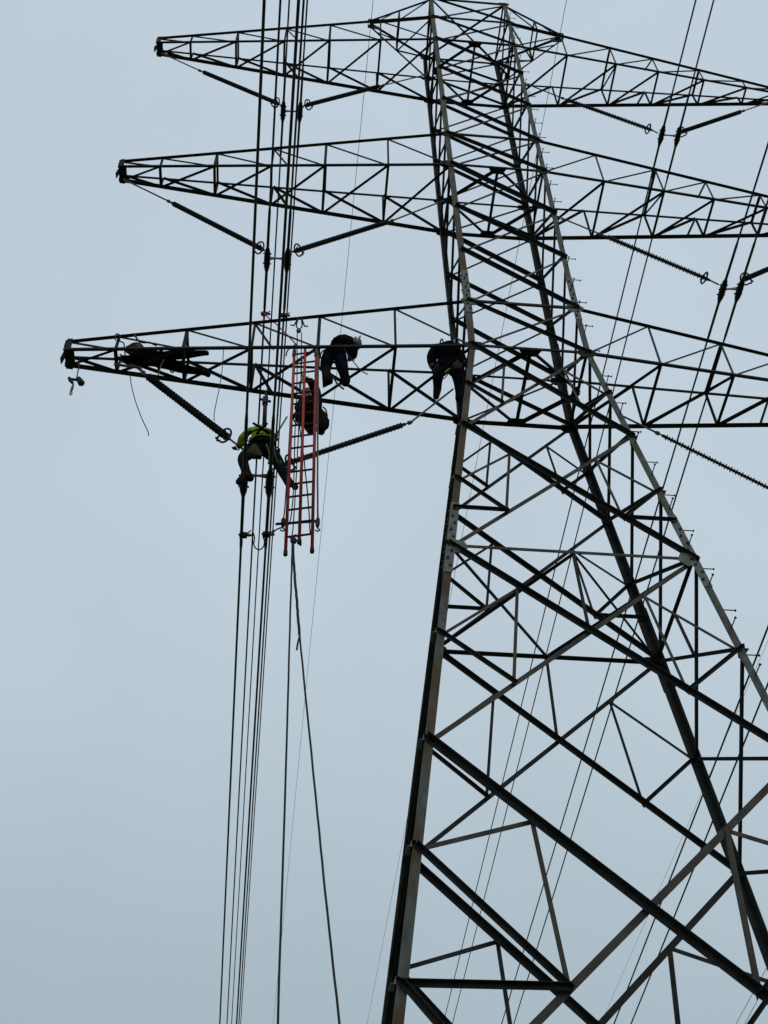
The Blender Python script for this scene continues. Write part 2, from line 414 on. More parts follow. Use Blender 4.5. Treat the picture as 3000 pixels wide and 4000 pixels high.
# cross arms ---------------------------------------------------------
ARMS = {'upper': (33.475, 31.753, [2.52, 3.887, 5.078, 6.368, 7.581, 8.449], 0.159, 32.033, 31.723),
        'middle': (25.667, 24.054, [2.379, 3.754, 4.911, 6.148, 7.329, 8.193], 0.163, 24.366, 24.106),
        'lower': (18.393, 16.909, [2.311, 3.638, 4.771, 5.938, 7.095, 7.932], 0.159, 17.169, 16.909)}
ARMPT = {}
for nm, (zt, zb, xs, yt, ztt, ztb) in ARMS.items():
    for s in (-1, 1):
        arm = bpy.data.objects.new('cross_arm', None); COL.objects.link(arm); arm.parent = T
        arm.empty_display_size = 0.1
        xt = xs[-1]
        T0 = V((WX(zt), WY(zt), zt)); B0 = V((WX(zb), WY(zb), zb)); T1 = V((xt, yt, ztt)); B1 = V((xt, yt, ztb))
        def pt(x, top, far, s=s, T0=T0, T1=T1, B0=B0, B1=B1):
            p0, p1 = (T0, T1) if top else (B0, B1)
            q = p0.lerp(p1, (x-p0.x)/(p1.x-p0.x)); return V((s*x, q.y if far else -q.y, q.z))
        X = [None]+xs
        g = lambda k, top, far: (V((s*(T0 if top else B0).x, (1 if far else -1)*(T0 if top else B0).y, zt if top else zb)) if k == 0 else pt(X[k], top, far))
        ARMPT[(nm, s)] = pt
        # chords, heel at the outer corner
        for top, far, b in ((1, 0, 0.068), (0, 0, 0.046), (1, 1, 0.036), (0, 1, 0.095)):
            p0, p1 = g(0, top, far), g(6, top, far)
            p0, p1 = extend(p0, p1, 0.05)
            yy = 1 if far else -1; zz = 1 if top else -1
            h = V((0, yy*0.02, zz*0.02 if far else 0))
            if top: tp('chord', lambda bm: lsec(bm, p0+V((0, -yy*0.02, -0.02)), p1+V((0, -yy*0.02, -0.02)), (0, yy, 0), b, (0, 0, 1), b, b*0.1), STEEL, arm)
            else: tp('chord', lambda bm: lsec(bm, p0+h, p1+h, (0, -yy, 0), b, (0, 0, 1), b, b*0.1), STEEL, arm)
        for k in range(1, 6):
            for far in (0, 1):
                n = (0, 1 if far else -1, 0)
                sz = 0.05 if k < 4 else 0.045
                thick = (0.038 if far else 0.042) if s > 0 else (0.058 if k in (2, 4) else 0.042)
                brace('arm_post', g(k, 1, far), g(k, 0, far), thick, n, 0.0, -1, 1, arm, m=MIDSTEEL if (s > 0 and not far) else STEEL)
                brace('face_diagonal', g(k, 1, far), g(k-1, 0, far), 0.036 if not far else 0.046, n, 0.004, -1, 1, arm)
            brace('arm_strut', g(k, 0, 0), g(k, 0, 1), 0.056, (0, 0, -1), 0.0, -1, 1, arm)
            if s < 0: brace('bottom_diagonal', g(k-1, 0, 0), g(k, 0, 1), 0.055, (0, 0, -1), 0.012, -1, 1, arm)
            else: brace('bottom_diagonal', g(k, 0, 0), g(k-1, 0, 1), 0.06, (0, 0, -1), 0.012, -1, 1, arm)
            if k in (2, 4):
                brace('arm_strut', g(k, 1, 0), g(k, 1, 1), 0.05, (0, 0, 1), 0.0, -1, 1, arm)
                if k == 2: brace('arm_strut', g(k, 0, 0), g(k, 1, 1), 0.045, (1, 0, 0), 0.0, 1, 1, arm)
            if k == 3:
                xm = X[2]+0.68*(X[3]-X[2])
                for far in (0, 1):
                    brace('arm_post', g(3, 1, far), pt(xm, 0, far), 0.045, (0, 1 if far else -1, 0), -0.012, -1, 1, arm)
        for far in (0, 1):      # last bay up to the tip
            brace('face_diagonal', g(6, 1, far), g(5, 0, far), 0.042, (0, 1 if far else -1, 0), 0.004, -1, 1, arm)
        brace('bottom_diagonal', g(5, 0, 0) if s < 0 else g(6, 0, 0), g(6, 0, 1) if s < 0 else g(5, 0, 1), 0.045, (0, 0, -1), 0.012, -1, 1, arm)
        # tip plates
        def f(bm):
            for far in (0, 1):
                y = 1 if far else -1
                t0, b0 = pt(xt, 1, far)+V((0, y*0.028, 0.045)), pt(xt, 0, far)+V((0, y*0.028, -0.04))
                e = V((s*0.09, -y*0.01, 0)); i_ = V((-s*0.09, y*0.008, 0))
                prism(bm, [t0+e*0.3, b0+e*0.3, b0+i_, t0+i_*0.7], (0, y, 0), 0.012)
            t0 = pt(xt, 1, 0); b0 = pt(xt, 0, 0)
            prism(bm, [V((s*(xt+0.05), -yt, t0.z-0.02)), V((s*(xt+0.05), yt, t0.z-0.02)), V((s*(xt+0.05), yt, t0.z-0.13)), V((s*(xt+0.05), -yt, t0.z-0.13))], (s, 0, 0), 0.012)
            prism(bm, [V((s*(xt+0.05), -0.06, b0.z+0.1)), V((s*(xt+0.05), 0.06, b0.z+0.1)), V((s*(xt+0.07), 0.06, b0.z-0.1)), V((s*(xt+0.07), -0.06, b0.z-0.1))], (s, 0, 0), 0.02)
            prism(bm, [V((s*(xt+0.03), -yt, b0.z-0.006)), V((s*(xt+0.03), yt, b0.z-0.006)), V((s*(xt-0.14), yt, b0.z-0.006)), V((s*(xt-0.14), -yt, b0.z-0.006))], (0, 0, -1), 0.012)
        tp('tip_plate', f, STEEL, arm)

# earth wire horns on the top -----------------------------------------
HT = {-1: V((-2.77, 0, 35.13)), 1: V((2.914, 0, 35.30))}
for s in (-1, 1):
    horn = bpy.data.objects.new('earth_wire_bracket', None); COL.objects.link(horn); horn.parent = T
    tip = HT[s]
    L1, L2 = ('A', 'B') if s < 0 else ('C', 'D')
    for l in (L1, L2):
        y = LEG[l][1]; n = (0, y, 0)
        t0, b0 = N(l, 35.069), N(l, 33.475)
        t1, b1 = tip+V((0, y*0.06, 0.06)), tip+V((0, y*0.06, -0.12))
        brace('chord', t0, t1, 0.055, n, 0, -1, 1, horn); brace('chord', b0, b1, 0.05, n, 0, -1, -1, horn)
        mt_, mb_ = t0.lerp(t1, 0.52), b0.lerp(b1, 0.52)
        brace('arm_post', mt_, mb_, 0.045, n, 0, -1, 1, horn)
        brace('face_diagonal', t0, mb_, 0.04, n, 0.004, -1, 1, horn)
        brace('face_diagonal', mt_, b1.lerp(b0, 0.12), 0.03, n, 0.004, -1, 1, horn)
    b0n, b0f = N(L1, 33.475), N(L2, 33.475)
    mbn, mbf = b0n.lerp(tip+V((0, -0.06, -0.12)), 0.52), b0f.lerp(tip+V((0, 0.06, -0.12)), 0.52)
    mtn, mtf = N(L1, 35.069).lerp(tip, 0.52), N(L2, 35.069).lerp(tip, 0.52)
    brace('arm_strut', mbn, mbf, 0.045, (0, 0, -1), 0, -1, 1, horn); brace('arm_strut', mtn, mtf, 0.04, (0, 0, 1), 0, -1, 1, horn)
    brace('bottom_diagonal', b0n, mbf, 0.042, (0, 0, -1), 0.01, -1, 1, horn)
    def f(bm):
        for y in (-1, 1):
            prism(bm, [tip+V((-s*0.28, y*0.1, 0.07)), tip+V((s*0.06, y*0.075, 0.10)), tip+V((s*0.06, y*0.075, -0.16)), tip+V((-s*0.24, y*0.1, -0.16))], (0, y, 0), 0.012)
        box(bm, tip+V((s*0.05, 0, -0.02)), V((0.01, 0, 0)), V((0, 0.08, 0)), V((0, 0, 0.12)))
    tp('tip_plate', f, STEEL, horn)

# ------------------------------------------------------------------ conductors
def wire_curve(px, z0, sag, y0=-30, y1=120, kink=0.0):
    """line wire: x follows the route, z falls away from the tower on both sides"""
    ys, xs = [], []
    for u, v in px:
        z = z0
        for _ in range(8):
            p = atz(u, v, z); z = z0 - sag*abs(p.y)
        ys.append(p.y); xs.append(p.x)
    # least squares straight route x = a + b y
    n = len(ys); my = sum(ys)/n; mx_ = sum(xs)/n
    b = sum((y-my)*(x-mx_) for x, y in zip(xs, ys))/max(1e-9, sum((y-my)**2 for y in ys)); a = mx_-b*my
    f = lambda y: V((a+b*y, y, z0-sag*abs(y)+sag*0.6*math.exp(-abs(y)/0.6)*0))
    yy = [y0, -18, -10, -6, -4, -2, -1, -0.5, 0, 0.5, 1, 2, 3, 5, 8, 12, 18, 26, 40, 60, 90, y1]
    return f, [f(y) for y in yy]
ROUTE = {}
def conductor(key, px, z0, r, label, sag=0.012, armor=1.05):
    f, pts = wire_curve(px, z0, sag)
    ROUTE[key] = f
    th = thing('conductor', label, 'power line', f(0), 'conductors of the two circuits')
    part(th, 'cable', lambda bm: tube(bm, pts, r, 8), WIRE, smooth=True)
    if armor:
        A = [f(-armor-0.12), f(-armor), f(-0.3), f(0.3), f(armor), f(armor+0.12)]
        part(th, 'armor_rod', lambda bm: tube(bm, A, [r*1.02, r*1.36, r*1.42, r*1.42, r*1.36, r*1.02], 8), WIRE, smooth=True)
    return th
R1 = 0.0205
conductor('l1', [(1020, 0), (1005, 500), (985, 1150), (958, 1900), (943, 2250), (921, 2700), (894, 3200), (854, 4000)], 13.82, 0.019, 'leftmost and thickest conductor, passing the hi-vis worker and his left boot', armor=1.25)
conductor('l2', [(1158, 0), (1134, 500), (1098, 1150), (1058, 1900), (1035, 2250), (1006, 2700), (971, 3200), (922, 4000)], 13.84, 0.019, 'thick conductor in front of the hi-vis worker, running to the right clamp below him', armor=1.25)
conductor('m1', [(1086, 0), (1065, 500), (1039, 1150), (999.5, 1950), (984, 2250), (958, 2700), (927, 3200), (884, 4000)], 20.75, R1, 'conductor held by the left clamp under the middle left arm')
conductor('m2', [(1179, 0), (1152, 500), (1114, 1150), (1070.6, 1950), (1047, 2250), (1018, 2700), (982, 3200), (931, 4000)], 20.78, R1, 'conductor held by the right clamp under the middle left arm')
conductor('u1', [(1123.5, 0), (1099, 500), (1066, 1150), (1026.6, 1950), (1007, 2250), (980, 2700), (947.7, 3200), (903, 4000)], 28.12, R1, 'conductor held by the left clamp under the upper left arm')
conductor('u2', [(1192, 0), (1164, 500), (1127, 1150), (1084, 1950), (1055, 2250), (1027, 2700), (990.7, 3200), (938, 4000)], 28.16, R1, 'conductor held by the right clamp under the upper left arm')
conductor('ur1', [(2741, 0), (2536, 700), (2404, 1241), (2236, 1910), (2019.5, 2800), (1882, 3400), (1735, 3994)], 28.50, R1, 'left one of the two conductors under the upper right arm')
conductor('ur2', [(2811, 0), (2600, 700), (2461, 1247), (2280, 1938), (2070, 2800), (1921, 3400), (1769, 4000)], 28.50, R1, 'right one of the two conductors under the upper right arm')
conductor('mr1', [(3000, 630), (2952, 759), (2826, 1103), (2778, 1250), (2581, 1900), (2393, 2527), (2200, 3201), (1964, 4000)], 20.80, R1, 'left one of the two conductors under the middle right arm')
conductor('mr2', [(2994, 838), (2910, 1085), (2850, 1250), (2631.5, 1950), (2451, 2522), (2200, 3375), (2010, 4000)], 20.88, R1, 'right one of the two conductors under the middle right arm')
conductor('lr1', [(3000, 2445), (2904, 2700), (2631.5, 3400), (2398, 4000)], 13.82, 0.0175, 'left one of the two conductors crossing behind the lower right leg', sag=0.012, armor=1.0)
conductor('lr2', [(2979, 2723), (2706, 3400), (2465, 4000)], 13.82, 0.0175, 'right one of the two conductors crossing behind the lower right leg', sag=0.012, armor=1.0)
def thin_wire(name, px, z0, r, label, sag=0.0, y0=-25, y1=160, grp=None):
    f, pts = wire_curve(px, z0, sag, y0, y1)
    ROUTE[label] = f
    return single(name, lambda bm: tube(bm, pts, r, 6), WIRE, label, 'wire', f(0), grp, True)
thin_wire('earth_wire', [(1455, 0), (1387, 700), (1336, 1250), (1271, 1950), (1194, 2700), (1146, 3200), (1070, 3960)], 35.05, 0.009, 'thin earth wire from the top left horn, dropping past the red ladder', grp='earth wires')
thin_wire('earth_wire', [(2217, 0), (2108.5, 542), (2048, 861), (1918, 1500), (1859, 1800), (1569, 3300), (1435, 4000)], 35.20, 0.009, 'thin earth wire from the top right horn, passing behind the tower body', grp='earth wires')
thin_wire('distant_wire', [(2913, 2700), (2610, 3400), (2369, 3946)], 28.0, 0.006, 'hair thin wire close beside the lower right pair of conductors')
thin_wire('distant_wire', [(2986, 3797), (2875, 4000)], 30.0, 0.014, 'left one of two thin wires in the bottom right corner')
thin_wire('distant_wire', [(3000, 3830), (2909, 4000)], 30.0, 0.014, 'right one of two thin wires in the bottom right corner')

# ------------------------------------------------------------------ insulators, clamps
def insulator(p_link, p_top, p_bot, label, r=0.059, ring=1, tail=None, pitch=0.036, alt=0.9, core=None):
    p_link, p_top, p_bot = V(p_link), V(p_top), V(p_bot)
    th = thing('insulator', label, 'insulator', p_link, 'V string insulators')
    ax = (p_bot-p_top).normalized(); L = (p_bot-p_top).length; core = core or r*0.66
    def rod(bm):
        pts, rad = [p_top-ax*0.05, p_top], [0.028, 0.028]
        n = int(L/pitch)
        for i in range(n):
            q = 0.03+(L-0.06)*i/(n-1); R = r if i % 2 == 0 else r*alt
            for dq, rr in ((-0.010, core), (-0.003, R*0.96), (0.003, R), (0.010, core)):
                pts.append(p_top+ax*(q+dq)); rad.append(rr)
        pts += [p_bot, p_bot+ax*0.06]; rad += [0.03, 0.028]
        tube(bm, pts, rad, 14)
    sr = part(th, 'shed_rod', rod, POLY)
    part(th, 'link_rod', lambda bm: (tube(bm, [p_link, p_top-ax*0.16], 0.017, 8), tube(bm, [p_top-ax*0.2, p_top-ax*0.16, p_top-ax*0.11, p_top-ax*0.1], [0.017, 0.035, 0.035, 0.014], 8), tube(bm, [p_top-ax*0.12, p_top], 0.014, 8)), FITLIGHT)
    if tail is not None:
        part(th, 'end_link', lambda bm: tube(bm, [p_bot+ax*0.04, V(tail)], 0.017, 8), FITLIGHT)
    if ring:
        x = ax.cross(V((0, 1, 0))).normalized(); y = V((0, 1, 0))
        if x.z < 0: x = -x
        c = p_bot - ax*0.06
        def rg(bm):
            P = []
            for k in range(25):
                t = math.radians(-160+ k*320/24 + 0)
                P.append(c + (x*math.cos(t) + y*math.sin(t))*0.125 + ax*0.0)
            P = [P[0]-x*0.05+y*0.02] + P + [P[-1]-x*0.05-y*0.02]
            tube(bm, P, 0.017, 8)
            tube(bm, [P[0]-ax*0.02, P[0]+ax*0.02], 0.022, 8)
            tube(bm, [p_bot+ax*0.02, c+x*0.12], 0.008, 6); tube(bm, [p_bot+ax*0.02, c+y*0.12], 0.008, 6); tube(bm, [p_bot+ax*0.02, c-y*0.12], 0.008, 6)
        part(th, 'arcing_ring', rg, FITTING, smooth=True)
    return th
# left circuit
insulator(aty(470, 1385), aty(578, 1470), aty(888, 1708), 'thick smooth looking insulator sloping from the lower left arm tip to the hi-vis worker', 0.070, tail=aty(962, 1765))
insulator(aty(1770, 1520), aty(1573, 1660), aty(1118, 1812), 'ribbed insulator sloping from the tower body down to the red ladder', 0.052, tail=aty(1062, 1835))
insulator(aty(482, 700), aty(676, 795), aty(1022, 972), 'insulator sloping down from the tip of the middle left arm', tail=aty(1042, 985))
insulator(aty(1735, 783), aty(1512, 868), aty(1155, 980), 'insulator sloping from the tower body under the middle left arm', tail=aty(1126, 988))
insulator(aty(632, 208), aty(795, 282), aty(1085, 404), 'insulator sloping down from the tip of the upper left arm', tail=aty(1100, 412))
insulator(aty(1665, 292), aty(1482, 337), aty(1196, 411), 'insulator sloping from the tower body under the upper left arm', tail=aty(1170, 420))
# right circuit
insulator(aty(2050, 325), aty(2215, 390), aty(2540, 506), 'insulator sloping from the tower body under the upper right arm', tail=aty(2570, 520), pitch=0.042, alt=0.8, core=0.03)
insulator(aty(3105, 365), aty(2893, 437), aty(2655, 517), 'insulator sloping to the tip of the upper right arm', tail=aty(2640, 525))
insulator(aty(2172, 843), aty(2370, 925), aty(2762, 1090), 'insulator sloping from the tower body under the middle right arm', tail=aty(2808, 1112), pitch=0.042, alt=0.8, core=0.03)
insulator(aty(3330, 915), aty(3120, 1000), aty(2905, 1092), 'insulator at the right edge of the photo under the middle right arm', tail=aty(2890, 1105))
insulator(aty(2417, 1618), aty(2597, 1706), aty(3060, 1935), 'insulator with spiky sheds from the tower body under the lower right arm', tail=aty(3120, 1965), pitch=0.05, alt=0.75, core=0.024, r=0.052)

def clamp(key, label, L=0.46, dz=0.0):
    f = ROUTE[key]; c = f(-0.03)
    th = thing('suspension_clamp', label, 'clamp', c, 'suspension clamps')
    def body(bm):
        ys = [-0.27, -0.22, -0.15, -0.05, 0.05, 0.12, 0.18, 0.23, 0.30]
        rs = [0.030, 0.045, 0.060, 0.066, 0.066, 0.063, 0.055, 0.040, 0.026]
        tube(bm, [f(y-0.03) for y in ys], rs, 10)
    part(th, 'clamp_body', body, FITTING, smooth=True)
    part(th, 'clamp_bolt', lambda bm: [tube(bm, [f(y-0.03)+V((sx*0.05, 0, 0.02)), f(y-0.03)+V((sx*0.082, 0, 0.02))], 0.016, 6) for y in (-0.12, 0.10) for sx in (-1, 1)], FITTING)
    part(th, 'hanger', lambda bm: (tube(bm, [f(0.0)+V((0, 0, 0.02)), f(-0.02)+V((0, 0, 0.15))], 0.022, 8), tube(bm, [f(0.0)+V((-0.045, 0, 0.1)), f(0.0)+V((0.045, 0, 0.1))], 0.018, 8)), FITTING)
for k, lb in (('l1', 'dark suspension clamp under the boot of the hi-vis worker'), ('l2', 'dark suspension clamp at the right end of the yoke bar under the hi-vis worker'),
              ('m1', 'left suspension clamp of the pair under the middle left arm'), ('m2', 'right suspension clamp of the pair under the middle left arm'),
              ('u1', 'left suspension clamp of the pair under the upper left arm'), ('u2', 'right suspension clamp of the pair under the upper left arm'),
              ('ur1', 'left suspension clamp of the pair under the upper right arm'), ('ur2', 'right suspension clamp of the pair under the upper right arm'),
              ('mr1', 'left suspension clamp of the pair under the middle right arm'), ('mr2', 'right suspension clamp of the pair under the middle right arm')):
    clamp(k, lb)
for (k1, k2), lb in ((('l1', 'l2'), 'rusty yoke bar between the clamps below the hi-vis worker'), (('m1', 'm2'), 'yoke bar joining the two clamps under the middle left arm'),
                     (('u1', 'u2'), 'yoke bar joining the two clamps under the upper left arm'), (('ur1', 'ur2'), 'yoke bar joining the two clamps under the upper right arm'),
                     (('mr1', 'mr2'), 'yoke bar joining the two clamps under the middle right arm')):
    zo = 0.20 if k1 == 'l1' else 0.1
    p, q = ROUTE[k1](0)+V((0, 0, zo)), ROUTE[k2](0)+V((0, 0, zo))
    def f(bm):
        n = 9
        for i in range(n-1):
            t0, t1 = i/(n-1), (i+1)/(n-1)
            a_, b_ = p.lerp(q, t0), p.lerp(q, t1)
            h0 = 0.035+0.018*math.cos(t0*2*math.pi); h1 = 0.035+0.018*math.cos(t1*2*math.pi)
            up = lambda t: 0.012*math.sin(t*math.pi)
            a_ = a_+V((0, 0, up(t0))); b_ = b_+V((0, 0, up(t1)))
            prism(bm, [a_+V((0, -0.012, h0)), b_+V((0, -0.012, h1)), b_+V((0, -0.012, -h1)), a_+V((0, -0.012, -h0))], (0, 1, 0), 0.024)
    single('yoke_bar', f, FITLIGHT, lb, 'yoke', p, 'yoke bars')

# ------------------------------------------------------------------ red hook ladder
LADT = {0: (1150, 1372, -0.455), 1: (1192, 1366, -0.50), 2: (1236, 1372, -0.545)}
LADB = {0: (1115, 2163, -0.455), 1: (1169, 2117, -0.50), 2: (1219, 2152, -0.545)}
lt_ = {k: aty(*LADT[k]) for k in LADT}; lb_ = {k: aty(*LADB[k]) for k in LADB}
lad = thing('ladder', 'red three railed fibreglass hook ladder hanging from the lower left arm', 'ladder', lt_[1])
LV = {}
for k in range(3):
    r = part(lad, 'rail', lambda bm: tube(bm, [lb_[k], lt_[k]], 0.024, 10), RED, smooth=True)
    d = (lt_[k]-lb_[k]).normalized()
    part(lad, 'end_cap', lambda bm: tube(bm, [lb_[k]-d*0.03, lb_[k]-d*0.028, lb_[k]+d*0.05], [0.022, 0.031, 0.031], 10), RUBBER, r)
NR = 18
for i in range(NR):
    px_y = 2098 - i*41.6
    pr = []
    for k in range(3):
        t = (px_y + (-12, 0, -12)[k]*0 - LADB[k][1])/(LADT[k][1]-LADB[k][1])
        pr.append(t)
    def onrail(k, z):
        a_, b_ = lb_[k], lt_[k]; t = (z-a_.z)/(b_.z-a_.z); return a_+(b_-a_)*t
    zr = 12.17 + i*0.289
    if zr > lt_[0].z-0.05: break
    a_, m_, b_ = onrail(0, zr), onrail(1, zr), onrail(2, zr)
    part(lad, 'rung', lambda bm: (tube(bm, [a_, m_], 0.0165, 8), tube(bm, [m_, b_], 0.0165, 8)), RUNG, smooth=True)
for k in (0, 2):
    p = lt_[k]
    def f(bm):
        P = [p+V((0, 0, -0.10)), p+V((0, -0.01, 0.02)), p+V((0, -0.04, 0.06)), p+V((0, -0.09, 0.06)), p+V((0, -0.12, 0.02)), p+V((0, -0.12, -0.03))]
        tube(bm, smooth_pts(P, 4), 0.016, 8)
        tube(bm, [p+V((0, 0, -0.16)), p+V((0, 0, 0.02))], 0.033, 8)
    part(lad, 'hook', f, FITLIGHT, smooth=True)
# cross tube and rope blocks near the ladder foot
zc = 12.52
p0, p1 = onrail(0, zc)+V((-0.04, 0.06, 0)), onrail(2, zc)+V((0.1, 0.06, 0.0))
single('spreader_bar', lambda bm: tube(bm, [p0+V((-0.12, 0.02, 0)), p1], 0.02, 8), FITTING, 'black spreader bar tied across the foot of the red ladder', 'bar', p0)
def block(p, label, mcol):
    th = thing('pulley_block', label, 'pulley', p, 'rope blocks at the ladder')
    p = V(p)
    def body(bm):
        for y in (-0.022, 0.022):
            prism(bm, [p+V((-0.022, y, 0.07)), p+V((0.022, y, 0.07)), p+V((0.034, y, 0.0)), p+V((0.02, y, -0.08)), p+V((-0.02, y, -0.08)), p+V((-0.034, y, 0.0))], (0, 1, 0), 0.008)
    part(th, 'cheek', body, mcol)
    part(th, 'sheave', lambda bm: tube(bm, [p+V((0, -0.014, 0)), p+V((0, 0.022, 0))], 0.032, 12), FITTING)
    part(th, 'hook', lambda bm: tube(bm, smooth_pts([p+V((0, 0, -0.07)), p+V((0.0, 0, -0.12)), p+V((0.035, 0, -0.16)), p+V((0.0, 0, -0.19)), p+V((-0.03, 0, -0.165))], 4), 0.011, 6), FITTING)
    return p
bl = block(aty(1106, 2040, -0.36), 'olive rope block beside the left rail foot of the ladder', OLIVE)
br = block(aty(1241, 2040, -0.62), 'dark rope block beside the right rail foot of the ladder', FITTING)
def rope(name, pts, r, m, label, cat='rope', grp=None, n=5):
    P = smooth_pts(pts, n) if len(pts) > 2 else [V(p) for p in pts]
    def f(bm):
        tube(bm, [p+V((random.uniform(-1, 1), random.uniform(-1, 1), 0))*r*0.15 for p in P], r, 7)
    return single(name, f, m, label, cat, P[0], grp, True)
rope('rope', [aty(1146, 1420, -0.34), aty(1134, 1640, -0.33), aty(1122, 1850, -0.33), aty(1112, 1990, -0.34), bl+V((0, 0, 0.07))], 0.010, ROPE, 'dark fall rope along the left rail of the red ladder')
rope('rope', [aty(1243, 1385, -0.63), aty(1242, 1600, -0.64), aty(1240, 1850, -0.64), br+V((0, 0, 0.07))], 0.014, ROPEG, 'pale olive rope along the right rail of the red ladder')
rope('rope', [aty(1178, 1300, -0.45), aty(1175, 1500, -0.42), aty(1168, 1640, -0.42), aty(1158, 1850, -0.43), aty(1146, 2040, -0.44), aty(1139, 2110, -0.46)], 0.009, ROPE, 'right one of two dark ropes down the middle of the ladder')
rope('rope', [aty(1161, 1300, -0.45), aty(1160, 1500, -0.42), aty(1152, 1700, -0.42), aty(1147, 1900, -0.43), aty(1138, 2010, -0.44), aty(1128, 2050, -0.42)], 0.009, ROPE, 'left one of two dark ropes down the middle of the ladder')
rope('rope', [aty(1168, 1650, -0.45), aty(1188, 1800, -0.47), aty(1203, 1950, -0.5), aty(1212, 2085, -0.53)], 0.010, ROPE, 'dark rope slanting across the right half of the ladder')
rope('rope', [aty(1142, 2110, -0.46), aty(1138, 2260, -0.46), aty(1130, 2520, -0.46), aty(1120, 2900, -0.45), aty(1104, 3400, -0.44), aty(1085, 4000, -0.42), aty(1070, 4500, -0.4)], 0.013, ROPE, 'tag rope hanging nearly straight down from the ladder foot')
rope('rope', [aty(1144, 2112, -0.46), aty(1146, 2180, -0.46), aty(1152, 2260, -0.46), aty(1159, 2340, -0.46), aty(1163, 2400, -0.46), aty(1170, 2480, -0.46)], 0.019, ROPE, 'doubled rope bight below the ladder foot')
rope('rope', [aty(1170, 2478, -0.47), aty(1200, 2780, -0.5), aty(1240, 3180, -0.55), aty(1270, 3480, -0.6), aty(1300, 3760, -0.65), aty(1326, 4000, -0.7), aty(1375, 4480, -0.8)], 0.013, ROPE, 'tag rope slanting down to the right from the ladder foot')
rope('rope', [aty(1170, 2485, -0.49), aty(1164, 2510, -0.49), aty(1159, 2538, -0.49)], 0.013, ROPE, 'short loose rope end below the ladder')
for q, (u, v) in enumerate(((1213, 3303), (1268, 3455), (1310, 3860))): pass
kn = aty(1147, 2112, -0.46)
single('rope_knot', lambda bm: (ball(bm, kn, 0.05, 1.0, 0.8, 1.3, 9, 7), tube(bm, smooth_pts([kn+V((-0.05, 0, 0.03)), kn+V((0.02, -0.04, 0.07)), kn+V((0.09, 0, 0.04)), kn+V((0.1, 0.03, -0.06))], 4), 0.016, 6)), ROPE, 'dark rope knot tied on the lowest rung of the ladder', 'knot', kn)
# head block hung on the top chord
hb = aty(1167, 1292, -0.56)
th = thing('pulley_block', 'blue block hung with slings from the top chord above the ladder', 'pulley', hb, 'rope blocks at the ladder')
part(th, 'cheek', lambda bm: ball(bm, hb, 0.05, 0.9, 0.7, 1.25), BLUE, smooth=True)
part(th, 'sling', lambda bm: [tube(bm, smooth_pts([hb+V((0, 0, 0.05)), hb+V((sx*0.05, 0, 0.15)), hb+V((sx*0.03, -0.06, 0.33)), hb+V((sx*0.09, 0.03, 0.22)), hb+V((sx*0.15, 0.0, 0.17))], 4), 0.013, 6) for sx in (-1, 1)], ROPE, smooth=True)
rope('rope', [aty(1030, 1222, -0.25), aty(1045, 1238, -0.28), aty(1075, 1262, -0.35), aty(1105, 1292, -0.45), aty(1135, 1322, -0.5), aty(1160, 1348, -0.52)], 0.012, ROPEP, 'pink rope slanting from the grounding clamp to the ladder top')
rope('rope', [aty(1180, 1400, -0.36), aty(1176, 1440, -0.34), aty(1181, 1480, -0.33), aty(1170, 1500, -0.33), aty(1180, 1540, -0.33), aty(1193, 1545, -0.33)], 0.014, ROPEY, 'yellow green rope bundle behind the upper rungs of the ladder')
rope('rope', [aty(1116, 1392, -0.2), aty(1124, 1368, -0.3), aty(1145, 1352, -0.42), aty(1162, 1360, -0.45)], 0.012, ROPEG, 'short curved rope end left of the ladder top')
# loose tails under the arm
rope('rope', [aty(508, 1462, 0.1), aty(512, 1500, 0.1), aty(527, 1560, 0.1), aty(552, 1630, 0.1), aty(577, 1684, 0.1), aty(580, 1702, 0.1)], 0.008, ROPE, 'thin loose rope tail hanging under the lying worker')
rope('rope', [aty(874, 1352, -0.4), aty(872, 1385, -0.35), aty(868, 1440, -0.3), aty(858, 1510, -0.3), aty(845, 1570, -0.3), aty(836, 1620, -0.3), aty(838, 1643, -0.3)], 0.007, ROPE, 'thin rope tail hanging through the lower left arm')

# grounding clamps and jumper on the conductors
def gclamp(p, label, d=V((1, 0, 0))):
    th = thing('grounding_clamp', label, 'clamp', p, 'grounding clamps'); p = V(p)
    part(th, 'jaw', lambda bm: (box(bm, p, V((0.06, 0, 0)), V((0, 0.03, 0)), V((0, 0, 0.045))), tube(bm, [p+V((-0.07, 0, 0.02)), p+V((-0.04, 0, -0.05)), p+V((0.05, 0, -0.05))], 0.016, 6)), FITTING)
    part(th, 'screw', lambda bm: tube(bm, [p+V((-0.02, 0, -0.09)), p+V((0.11, 0, 0.12))], 0.012, 6), FITTING)
    part(th, 'eye', lambda bm: tube(bm, [p+V((0.06, 0, 0.0)), p+V((0.10, 0, 0.01)), p+V((0.13, 0, 0.0))], [0.02, 0.028, 0.012], 6), FITLIGHT)
    return p
def wy_at(key, v):      # point of a conductor at image row v
    f = ROUTE[key]; lo, hi = -8.0, 60.0
    for _ in range(50):
        mid = (lo+hi)/2; p = f(mid)-CPOS; vv = 2000-FPX*p.dot(UP)/p.dot(FW)
        if vv < v: lo = mid
        else: hi = mid
    return f(lo)
c1 = gclamp(wy_at('l1', 2090)+V((0.03, 0, 0)), 'grounding clamp on the leftmost conductor below the boot')
c2 = gclamp(wy_at('l2', 2088)+V((0.0, 0, 0)), 'grounding clamp on the thick conductor level with the ladder foot')
c3 = gclamp(wy_at('m1', 1226), 'grounding clamp on a conductor just above the lower left arm')
c4 = gclamp(wy_at('m2', 1232), 'grounding clamp beside the pink rope above the lower left arm')
yj = c1.y
